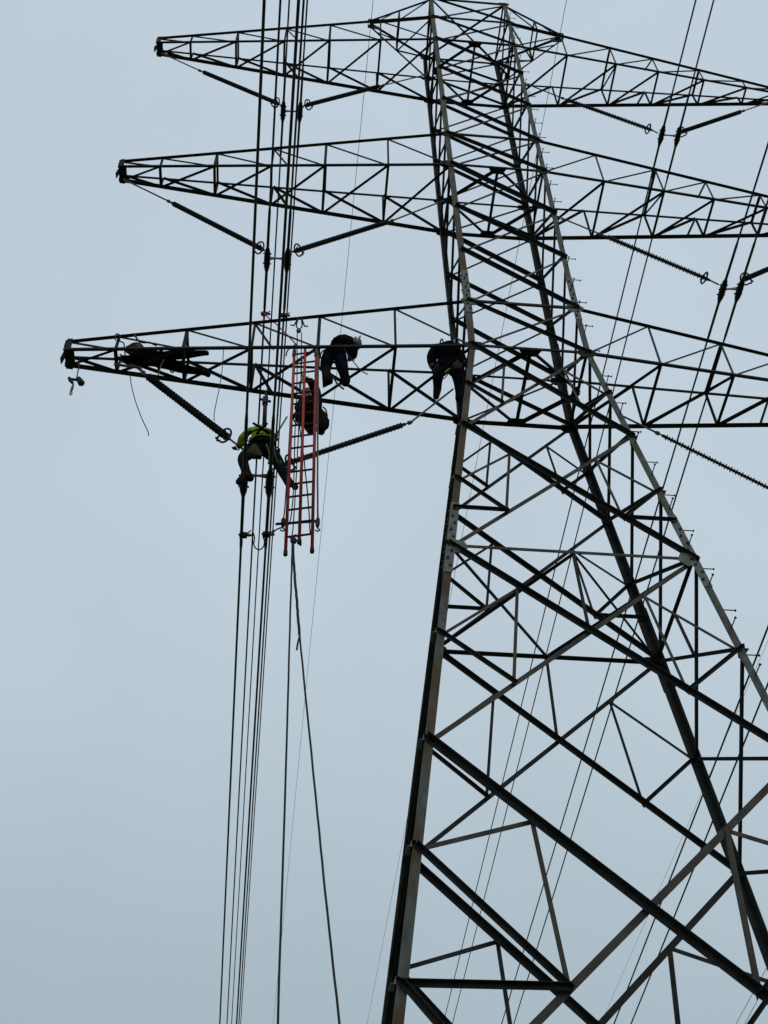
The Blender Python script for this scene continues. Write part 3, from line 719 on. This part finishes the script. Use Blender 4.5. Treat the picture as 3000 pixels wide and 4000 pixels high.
rope('jumper_cable', [c1+V((0.13, 0, 0)), aty(988, 2080, yj), aty(994, 2100, yj), aty(991, 2125, yj), aty(998, 2140, yj), aty(1011, 2147, yj), aty(1026, 2140, yj), aty(1033, 2120, yj), aty(1028, 2098, yj), c2+V((-0.06, 0, 0))], 0.011, ROPE, 'black jumper cable looped between two conductors', 'cable')
rope('jumper_cable', [c2+V((0.1, 0, 0.0)), aty(1072, 2075, yj*0.7), aty(1085, 2066, 0.0), aty(1103, 2060, -0.25)], 0.012, ROPE, 'black cable from a grounding clamp to the ladder foot', 'cable')
# lever hoist above the worker
hp, hq = aty(1037, 1548, -0.15), aty(1032, 1675, -0.15)
th = thing('strap_hoist', 'long dark hoist strap hanging from the arm to the worker in hi-vis', 'hoist', hp)
part(th, 'strap', lambda bm: tube(bm, [hp.lerp(hq, 0.25), hp.lerp(hq, 0.3), hq], [0.024, 0.034, 0.036], 8), FITTING, smooth=True)
part(th, 'hoist_body', lambda bm: (box(bm, hp.lerp(hq, 0.15), V((0.045, 0, 0)), V((0, 0.04, 0)), V((0, 0, 0.08))), tube(bm, [hp.lerp(hq, 0.1)+V((-0.09, 0, 0)), hp.lerp(hq, 0.16)+V((0.09, 0, 0))], 0.022, 8)), FITTING)
part(th, 'hook', lambda bm: tube(bm, [hp+V((0, 0, 0.12)), hp.lerp(hq, 0.1)], 0.018, 8), FITTING)
rope('hot_stick', [aty(1063, 1730, -0.2), aty(1090, 1680, -0.2), aty(1121, 1628, -0.2)], 0.013, FITTING, 'dark stick held up between the hi-vis worker and the ladder', 'stick')
# tool hanging under the arm tip
tq = aty(312, 1400, 0.0)
th = thing('hanging_tool', 'small hoist with a hook hanging under the lower left arm tip', 'hoist', tq)
part(th, 'cord', lambda bm: tube(bm, [tq, aty(307, 1440), aty(299, 1478)], 0.010, 6), ROPE)
part(th, 'tool_body', lambda bm: (tube(bm, [aty(276, 1481), aty(300, 1484)], 0.024, 8), tube(bm, [aty(298, 1484), aty(306, 1480), aty(318, 1497), aty(321, 1502)], [0.022, 0.05, 0.06, 0.035], 9), tube(bm, [aty(270, 1476), aty(276, 1486), aty(284, 1498)], [0.028, 0.038, 0.02], 8)), FITTING)
part(th, 'hook', lambda bm: (tube(bm, [aty(287, 1500), aty(281, 1520), aty(276, 1534)], [0.012, 0.026, 0.014], 7), tube(bm, smooth_pts([aty(276, 1532), aty(272, 1540), aty(277, 1542), aty(283, 1535)], 4), 0.010, 6)), FITLIGHT)
# slings and ring along the top chord near the lying worker
rope('sling', [aty(452, 1330, -0.25), aty(450, 1312, -0.3), aty(458, 1304, -0.32), aty(468, 1312, -0.3), aty(468, 1332, -0.25), aty(484, 1342, -0.15), aty(488, 1380, -0.1), aty(492, 1394, -0.1)], 0.012, ROPE, 'dark sling looped over the top chord left of the lying worker', 'sling')
rope('sling', [aty(521, 1303, -0.3), aty(532, 1318, -0.28), aty(542, 1332, -0.25), aty(560, 1338, -0.22), aty(585, 1338, -0.22), aty(612, 1350, -0.2)], 0.017, ROPEG, 'olive lanyard tied to the top chord above the lying worker', 'sling')

# ------------------------------------------------------------------ people
def body_mesh(name, J, E, regions, mats):
    """J: joint -> (point, radius); E: edges; grown with the Skin modifier, then coloured by nearest limb"""
    names = list(J); idx = {k: i for i, k in enumerate(names)}
    me = bpy.data.meshes.new('skeleton')
    me.from_pydata([J[k][0] for k in names], [(idx[a], idx[b]) for a, b in E], [])
    o = bpy.data.objects.new('skeleton', me); COL.objects.link(o)
    md = o.modifiers.new('skin', 'SKIN'); md.use_smooth_shade = True; md.branch_smoothing = 0.6
    sb = o.modifiers.new('sub', 'SUBSURF'); sb.levels = 2; sb.render_levels = 2
    if not me.skin_vertices: me.skin_vertices.new()
    for k in names:
        sv = me.skin_vertices[0].data[idx[k]]; r = J[k][1]
        sv.radius = r if isinstance(r, tuple) else (r, r); sv.use_root = (k == 'pelvis')
    dg = bpy.context.evaluated_depsgraph_get(); dg.update()
    out = bpy.data.meshes.new_from_object(o.evaluated_get(dg))
    bpy.data.objects.remove(o)
    for mm in mats: out.materials.append(mm)
    segs = [(V(J[a][0]), V(J[b][0]), regions.get((a, b), regions.get((b, a), 0))) for a, b in E]
    for p in out.polygons:
        c = p.center; best = (1e9, 0)
        for a, b, r in segs:
            ab = b-a; t = max(0, min(1, (c-a).dot(ab)/max(1e-9, ab.dot(ab))))
            dd = (c-a-ab*t).length
            if dd < best[0]: best = (dd, r)
        p.material_index = best[1]; p.use_smooth = True
    return out
def person(label, P, mats, loc_key='pelvis', k=1.0, loops=True):
    """P: joint points; mats: torso, legs, boots, skin, gloves"""
    rad = dict(pelvis=0.145, waist=0.135, chest=0.165, neck=0.062, headb=0.085, head=0.105, crown=0.07,
               shl=0.085, shr=0.085, ell=0.068, elr=0.068, wrl=0.05, wrr=0.05, hal=0.045, har=0.045,
               hipl=0.105, hipr=0.105, knl=0.078, knr=0.078, anl=0.062, anr=0.062, hel=0.054, her=0.054, tol=0.047, tor=0.047)
    P = {a: V(b) for a, b in P.items()}
    P.setdefault('waist', P['pelvis'].lerp(P['chest'], 0.45))
    hd = (P['head']-P['neck']).normalized()
    P['headb'] = P['neck'].lerp(P['head'], 0.55); P['crown'] = P['head']+hd*0.075
    for s in 'lr':
        d = (P['wr'+s]-P['el'+s]).normalized()
        P.setdefault('ha'+s, P['wr'+s]+d*0.07)
        if 'he'+s not in P:
            f = (P['to'+s]-P['an'+s]); sh = (P['an'+s]-P['kn'+s]).normalized()
            P['he'+s] = P['an'+s]+sh*0.06-f.normalized()*0.03
    J = {a: (P[a], rad[a]*(1.08 if a in ('head', 'headb', 'crown') else k)) for a in rad}
    E = [('pelvis', 'waist'), ('waist', 'chest'), ('chest', 'neck'), ('neck', 'headb'), ('headb', 'head'), ('head', 'crown')]
    reg = {('pelvis', 'waist'): 0, ('chest', 'neck'): 0, ('waist', 'chest'): 0, ('neck', 'headb'): 3, ('headb', 'head'): 3, ('head', 'crown'): 3}
    for s in 'lr':
        E += [('chest', 'sh'+s), ('sh'+s, 'el'+s), ('el'+s, 'wr'+s), ('wr'+s, 'ha'+s),
              ('pelvis', 'hip'+s), ('hip'+s, 'kn'+s), ('kn'+s, 'an'+s), ('an'+s, 'he'+s), ('an'+s, 'to'+s)]
        reg.update({('wr'+s, 'ha'+s): 4, ('pelvis', 'hip'+s): 1, ('hip'+s, 'kn'+s): 1, ('kn'+s, 'an'+s): 1, ('an'+s, 'he'+s): 2, ('an'+s, 'to'+s): 2})
    me = body_mesh('body', J, E, reg, mats)
    bm = bmesh.new(); bm.from_mesh(me); nf = len(bm.faces)
    # fingers, thumb, nose, ears rooted inside the grown surface
    bm.faces.ensure_lookup_table()
    old = set(bm.faces)
    for s in 'lr':
        d = (P['ha'+s]-P['wr'+s]).normalized(); side = d.cross(V((0, 0, 1)) if abs(d.z) < 0.8 else V((0, 1, 0))).normalized(); nn = d.cross(side)
        curl = nn*(-1)
        for q, (o_, L_) in enumerate(((-0.028, 0.075), (-0.009, 0.085), (0.010, 0.08), (0.028, 0.062))):
            b0 = P['ha'+s]+side*o_
            tube(bm, [b0, b0+d*L_*0.45, b0+d*L_*0.75+curl*L_*0.28, b0+d*L_*0.8+curl*L_*0.6], [0.0105, 0.010, 0.009, 0.007], 6)
        b0 = P['wr'+s].lerp(P['ha'+s], 0.45)+side*0.022
        tube(bm, [b0, b0+side*0.035+d*0.025, b0+side*0.04+d*0.055+curl*0.02], [0.013, 0.011, 0.008], 6)
    for fc in bm.faces:
        if fc not in old: fc.material_index = 4
    old = set(bm.faces)
    fwd = (hd.cross(P['shr']-P['shl'])).normalized()*-1
    tube(bm, [P['head']+fwd*0.085-hd*0.0, P['head']+fwd*0.118-hd*0.035, P['head']+fwd*0.095-hd*0.045], [0.012, 0.018, 0.012], 6)
    sd = fwd.cross(hd)
    for q in (-1, 1): tube(bm, [P['head']+sd*q*0.09-hd*0.01, P['head']+sd*q*0.112-hd*0.01], [0.026, 0.022], 7)
    for fc in bm.faces:
        if fc not in old: fc.material_index = 3
    b0 = P[loc_key]
    bmesh.ops.translate(bm, verts=bm.verts, vec=-b0)
    bm.to_mesh(me); bm.free()
    th = thing('person', label, 'person', b0)
    o = bpy.data.objects.new('body', me); COL.objects.link(o); o.parent = th
    # hard hat
    def hat(bm):
        x = sd; y = fwd; c = P['head']+hd*0.055
        rings = []
        for i, (h, r) in enumerate(((-0.035, 0.128), (0.0, 0.126), (0.04, 0.112), (0.075, 0.08), (0.095, 0.03))):
            rings.append([bm.verts.new(c+hd*h+(x*math.cos(t*math.pi/8)*r+y*math.sin(t*math.pi/8)*r*1.12)) for t in range(16)])
        for a_, b_ in zip(rings, rings[1:]):
            for t in range(16): bm.faces.new((a_[t], a_[(t+1) % 16], b_[(t+1) % 16], b_[t]))
        bm.faces.new(rings[-1]); bm.faces.new(rings[0][::-1])
        brim = [c-hd*0.03+(x*math.cos(t*math.pi/8)*0.142+y*(math.sin(t*math.pi/8)*0.15+(0.04 if 2 < t < 6 else 0))) for t in range(16)]
        prism(bm, brim, hd, 0.008)
    part(th, 'hard_hat', hat, HELM, smooth=True)
    # harness: belt and two straps
    ch, pe = P['chest'], P['pelvis']; ax = (ch-pe).normalized(); sx = (P['shr']-P['shl']).normalized(); fy = ax.cross(sx)
    def belt(bm):
        for c, r in ((pe.lerp(ch, 0.22), 0.15*k),):
            tube(bm, [c+(sx*math.cos(t*math.pi/8)*r*1.08+fy*math.sin(t*math.pi/8)*r) for t in range(17)], 0.018, 6)
        for q in (-1, 1):
            sh = ch+sx*q*0.10+ax*0.06
            if loops: tube(bm, smooth_pts([pe.lerp(ch, 0.25)+sx*q*0.08+fy*0.135*k, ch+sx*q*0.09+fy*0.145*k, sh+ax*0.085*k, ch+sx*q*0.09-fy*0.145*k, pe.lerp(ch, 0.25)+sx*q*0.08-fy*0.135*k], 4), 0.014, 5)
            h = P['hipl' if q < 0 else 'hipr'].lerp(P['knl' if q < 0 else 'knr'], 0.3)
            ld = (P['knl' if q < 0 else 'knr']-P['hipl' if q < 0 else 'hipr']).normalized(); lx = ld.orthogonal().normalized(); ly = ld.cross(lx)
            tube(bm, [h+(lx*math.cos(t*math.pi/6)+ly*math.sin(t*math.pi/6))*0.105*k for t in range(13)], 0.014, 5)
    part(th, 'harness', belt, BLACKC, smooth=True)
    th['_P'] = 0
    return th, P
def pouch(th, pts, m, name, t=0.09):
    """soft bag: outline given as world points, thickness towards the far side, rounded"""
    def f(bm):
        prism(bm, pts, (0, 1, 0), t)
        bmesh.ops.subdivide_edges(bm, edges=bm.edges[:], cuts=1)
        bmesh.ops.bevel(bm, geom=bm.edges[:], offset=0.012, segments=1, affect='EDGES')
    return part(th, name, f, m, smooth=True)

# hi-vis worker straddling the conductors
th, P = person('worker in yellow green hi-vis jacket straddling the conductors, one boot on the ladder', dict(
    pelvis=aty(1026, 1742, -0.20), chest=aty(1012, 1690, -0.20), neck=aty(1014, 1674, -0.04), head=aty(1020, 1702, 0.14),
    shl=aty(980, 1684, -0.16), shr=aty(1042, 1686, -0.14), ell=aty(949, 1708, -0.12), wrl=aty(937, 1740, -0.06), hal=aty(924, 1748, -0.03),
    elr=aty(1064, 1706, 0.0), wrr=aty(1074, 1716, -0.2), har=aty(1076, 1707, -0.22),
    hipl=aty(1000, 1752, -0.20), hipr=aty(1052, 1752, -0.20), knl=aty(944, 1790, -0.20), anl=aty(966, 1852, -0.26), tol=aty(927, 1889, -0.30),
    hel=aty(984, 1876, -0.26), knr=aty(1090, 1812, -0.16), anr=aty(1126, 1884, -0.30), tor=aty(1162, 1908, -0.33), her=aty(1130, 1907, -0.29)),
    [HIVIS, CHAR, BOOT, SKIN, GLOVE], k=1.22, loops=False)
pouch(th, [aty(985, 1733, -0.42), aty(1000, 1731, -0.42), aty(1024, 1768, -0.40), aty(1020, 1780, -0.40), aty(1000, 1777, -0.41), aty(962, 1764, -0.41)], OLIVE, 'tool_pouch')
ax = (P['chest']-P['pelvis']).normalized(); sx = (P['shr']-P['shl']).normalized(); fy = ax.cross(sx)
def band(q, r, h):
    def f(bm):
        c = P['pelvis'].lerp(P['chest'], q)
        for t in range(20):
            a0, a1 = t*math.pi/10, (t+1)*math.pi/10
            p0 = c+(sx*math.cos(a0)*r*1.12+fy*math.sin(a0)*r); p1 = c+(sx*math.cos(a1)*r*1.12+fy*math.sin(a1)*r)
            n = (p0+p1)/2-c
            prism(bm, [p0-ax*h, p1-ax*h, p1+ax*h, p0+ax*h], n, 0.006)
    return f
part(th, 'tool_belt', band(0.02, 0.185, 0.035), BLACKC)
part(th, 'reflective_band', band(0.22, 0.186, 0.03), mat('lime reflective tape', (0.34, 0.42, 0.10), 0.6, spec=0.05))
part(th, 'strap', band(0.55, 0.184, 0.02), BLACKC)
part(th, 'strap', lambda bm: [tube(bm, [P['pelvis'].lerp(P['chest'], 0.2)+sx*q*0.10-fy*0.185, P['pelvis'].lerp(P['chest'], 0.6)-sx*q*0.01-fy*0.20, P['chest']-sx*q*0.11-fy*0.185], 0.02, 6) for q in (-1, 1)], BLACKC, smooth=True)
part(th, 'lanyard', lambda bm: tube(bm, smooth_pts([aty(1040, 1735, -0.4), aty(1052, 1770, -0.4), aty(1050, 1800, -0.38), aty(1048, 1812, -0.38)], 4), 0.012, 6), ROPEG, smooth=True)
part(th, 'rope_coil', lambda bm: tube(bm, smooth_pts([aty(1072, 1745, -0.4), aty(1078, 1790, -0.36), aty(1094, 1810, -0.34), aty(1098, 1800, -0.34)], 4), 0.009, 6), ROPEG, smooth=True)

# worker crouched behind the ladder
th, P = person('worker in dark brown workwear crouched behind the red ladder, gripping a rung', dict(
    pelvis=aty(1205, 1634, -0.10), chest=aty(1212, 1585, -0.06), neck=aty(1212, 1558, 0.0), head=aty(1207, 1556, 0.12),
    shl=aty(1178, 1578, -0.04), shr=aty(1240, 1570, -0.05), ell=aty(1165, 1600, 0.12), wrl=aty(1178, 1570, 0.10),
    elr=aty(1234, 1525, -0.18), wrr=aty(1214, 1490, -0.32), har=aty(1205, 1485, -0.38),
    hipl=aty(1185, 1636, -0.1), hipr=aty(1232, 1636, -0.1), knl=aty(1170, 1620, 0.22), anl=aty(1212, 1672, 0.10), tol=aty(1216, 1690, -0.05),
    knr=aty(1262, 1628, 0.2), anr=aty(1252, 1676, 0.05), tor=aty(1256, 1692, -0.05)),
    [BROWN, BROWN, BOOT, SKIN, BROWN], k=1.4)
pouch(th, [aty(1245, 1600, -0.25), aty(1262, 1598, -0.25), aty(1288, 1640, -0.25), aty(1284, 1652, -0.25), aty(1258, 1672, -0.25), aty(1242, 1660, -0.25)], BROWN, 'tool_bag', 0.12)
part(th, 'lanyard', lambda bm: tube(bm, smooth_pts([aty(1262, 1590, -0.2), aty(1272, 1600, -0.2), aty(1276, 1618, -0.2), aty(1268, 1612, -0.2), aty(1256, 1598, -0.2)], 4), 0.014, 6), ROPE, smooth=True)

# bending worker with the grey white helmet
th, P = person('worker in navy clothes and grey white helmet bending over on the lower left arm', dict(
    pelvis=aty(1302, 1366, -0.02), chest=aty(1338, 1340, 0.02), neck=aty(1368, 1332, 0.06), head=aty(1381, 1341, 0.10),
    shl=aty(1340, 1322, 0.18), shr=aty(1368, 1346, -0.14), ell=aty(1366, 1360, 0.2), wrl=aty(1372, 1390, 0.1), hal=aty(1368, 1398, 0.08),
    elr=aty(1380, 1374, -0.16), wrr=aty(1381, 1392, -0.08), har=aty(1376, 1398, -0.06),
    hipl=aty(1288, 1378, 0.02), hipr=aty(1326, 1380, -0.02), knl=aty(1271, 1430, 0.02), anl=aty(1276, 1470, 0.04), tol=aty(1290, 1490, -0.10), hel=aty(1276, 1492, 0.08),
    knr=aty(1338, 1440, -0.06), anr=aty(1354, 1488, -0.02), tor=aty(1342, 1512, 0.04), her=aty(1362, 1492, -0.02)),
    [BLACKC, NAVY, BOOT, SKIN, GLOVE], k=1.42)
pouch(th, [aty(1258, 1436, -0.10), aty(1284, 1428, -0.10), aty(1302, 1478, -0.08), aty(1262, 1496, -0.08)], BOOT, 'gaiter', 0.12)
part(th, 'lanyard', lambda bm: tube(bm, smooth_pts([aty(1346, 1362, -0.2), aty(1362, 1388, -0.2), aty(1390, 1425, -0.2), aty(1412, 1448, -0.2), aty(1436, 1462, -0.2)], 4), 0.010, 6), ROPE, smooth=True)
part(th, 'safety_rope', lambda bm: tube(bm, smooth_pts([aty(1300, 1470, -0.1), aty(1315, 1495, -0.1), aty(1328, 1508, -0.1), aty(1342, 1520, -0.1)], 4), 0.017, 6), ROPE, smooth=True)

# worker standing by the tower leg
th, P = person('worker in black clothes standing in the arm root beside the rust stained tower leg', dict(
    pelvis=aty(1750, 1425, 0.36), chest=aty(1742, 1362, 0.36), neck=aty(1752, 1344, 0.46), head=aty(1772, 1356, 0.56),
    shl=aty(1702, 1358, 0.36), shr=aty(1776, 1364, 0.36), ell=aty(1682, 1396, 0.36), wrl=aty(1688, 1430, 0.34), hal=aty(1696, 1440, 0.33),
    elr=aty(1800, 1390, 0.40), wrr=aty(1815, 1420, 0.30),
    hipl=aty(1722, 1430, 0.36), hipr=aty(1778, 1430, 0.36), knl=aty(1709, 1478, 0.30), anl=aty(1708, 1524, 0.42), tol=aty(1702, 1560, 0.48), hel=aty(1710, 1526, 0.5),
    knr=aty(1793, 1490, 0.36), anr=aty(1796, 1548, 0.38), tor=aty(1784, 1574, 0.48), her=aty(1798, 1560, 0.36)),
    [BLACKC, NAVY, BOOT, SKIN, GLOVE], k=1.36)
pouch(th, [aty(1768, 1416, 0.12), aty(1790, 1400, 0.12), aty(1800, 1420, 0.12), aty(1798, 1440, 0.12), aty(1772, 1432, 0.12)], OLIVE, 'tool_pouch')
part(th, 'lanyard', lambda bm: tube(bm, smooth_pts([aty(1757, 1440, 0.2), aty(1748, 1462, 0.2), aty(1738, 1476, 0.22), aty(1722, 1483, 0.24)], 4), 0.010, 6), ROPE, smooth=True)
part(th, 'safety_strap', lambda bm: tube(bm, smooth_pts([aty(1738, 1456, 0.18), aty(1748, 1446, 0.18), aty(1758, 1440, 0.18)], 3), 0.016, 6), ROPEY, smooth=True)

# worker lying in the arm
th, P = person('worker in black clothes lying prone inside the tip of the lower left arm', dict(
    pelvis=aty(645, 1405, 0.0), chest=aty(555, 1395, 0.0), neck=aty(540, 1382, 0.0), head=aty(532, 1368, 0.02),
    shl=aty(545, 1412, 0.10), shr=aty(548, 1372, -0.08), ell=aty(520, 1420, 0.08), wrl=aty(492, 1410, 0.04), hal=aty(475, 1405, 0.02),
    elr=aty(510, 1404, -0.1), wrr=aty(482, 1398, -0.06), har=aty(468, 1400, -0.04),
    hipl=aty(660, 1425, 0.10), hipr=aty(660, 1385, -0.06), knl=aty(720, 1442, 0.10), anl=aty(795, 1452, 0.08), tol=aty(822, 1470, 0.12), hel=aty(812, 1450, 0.05),
    knr=aty(730, 1384, -0.1), anr=aty(790, 1380, -0.1), tor=aty(818, 1380, -0.1), her=aty(806, 1376, -0.12)),
    [BLACKC, BLACKC, BOOT, SKIN, GLOVE], k=1.1)
part(th, 'lanyard', lambda bm: tube(bm, smooth_pts([aty(640, 1405, -0.2), aty(628, 1430, -0.2), aty(622, 1455, -0.2), aty(617, 1466, -0.2)], 4), 0.010, 6), ROPEG, smooth=True)
# links at the arm tip that the lying worker is connecting
lp = [aty(446, 1423, -0.05), aty(550, 1437, -0.05)]
single('link_rod', lambda bm: (tube(bm, lp, 0.024, 8), tube(bm, smooth_pts([lp[1], aty(555, 1446, -0.05), aty(552, 1456, -0.05), aty(562, 1460, -0.05), aty(566, 1450, -0.05)], 4), 0.012, 6)), FITLIGHT, 'grey link rod with a hook under the lying worker', 'rod', lp[0])

for o in bpy.data.objects:
    for k in ('_b', '_P'):
        if k in o: del o[k]
print('objects', len(bpy.data.objects))
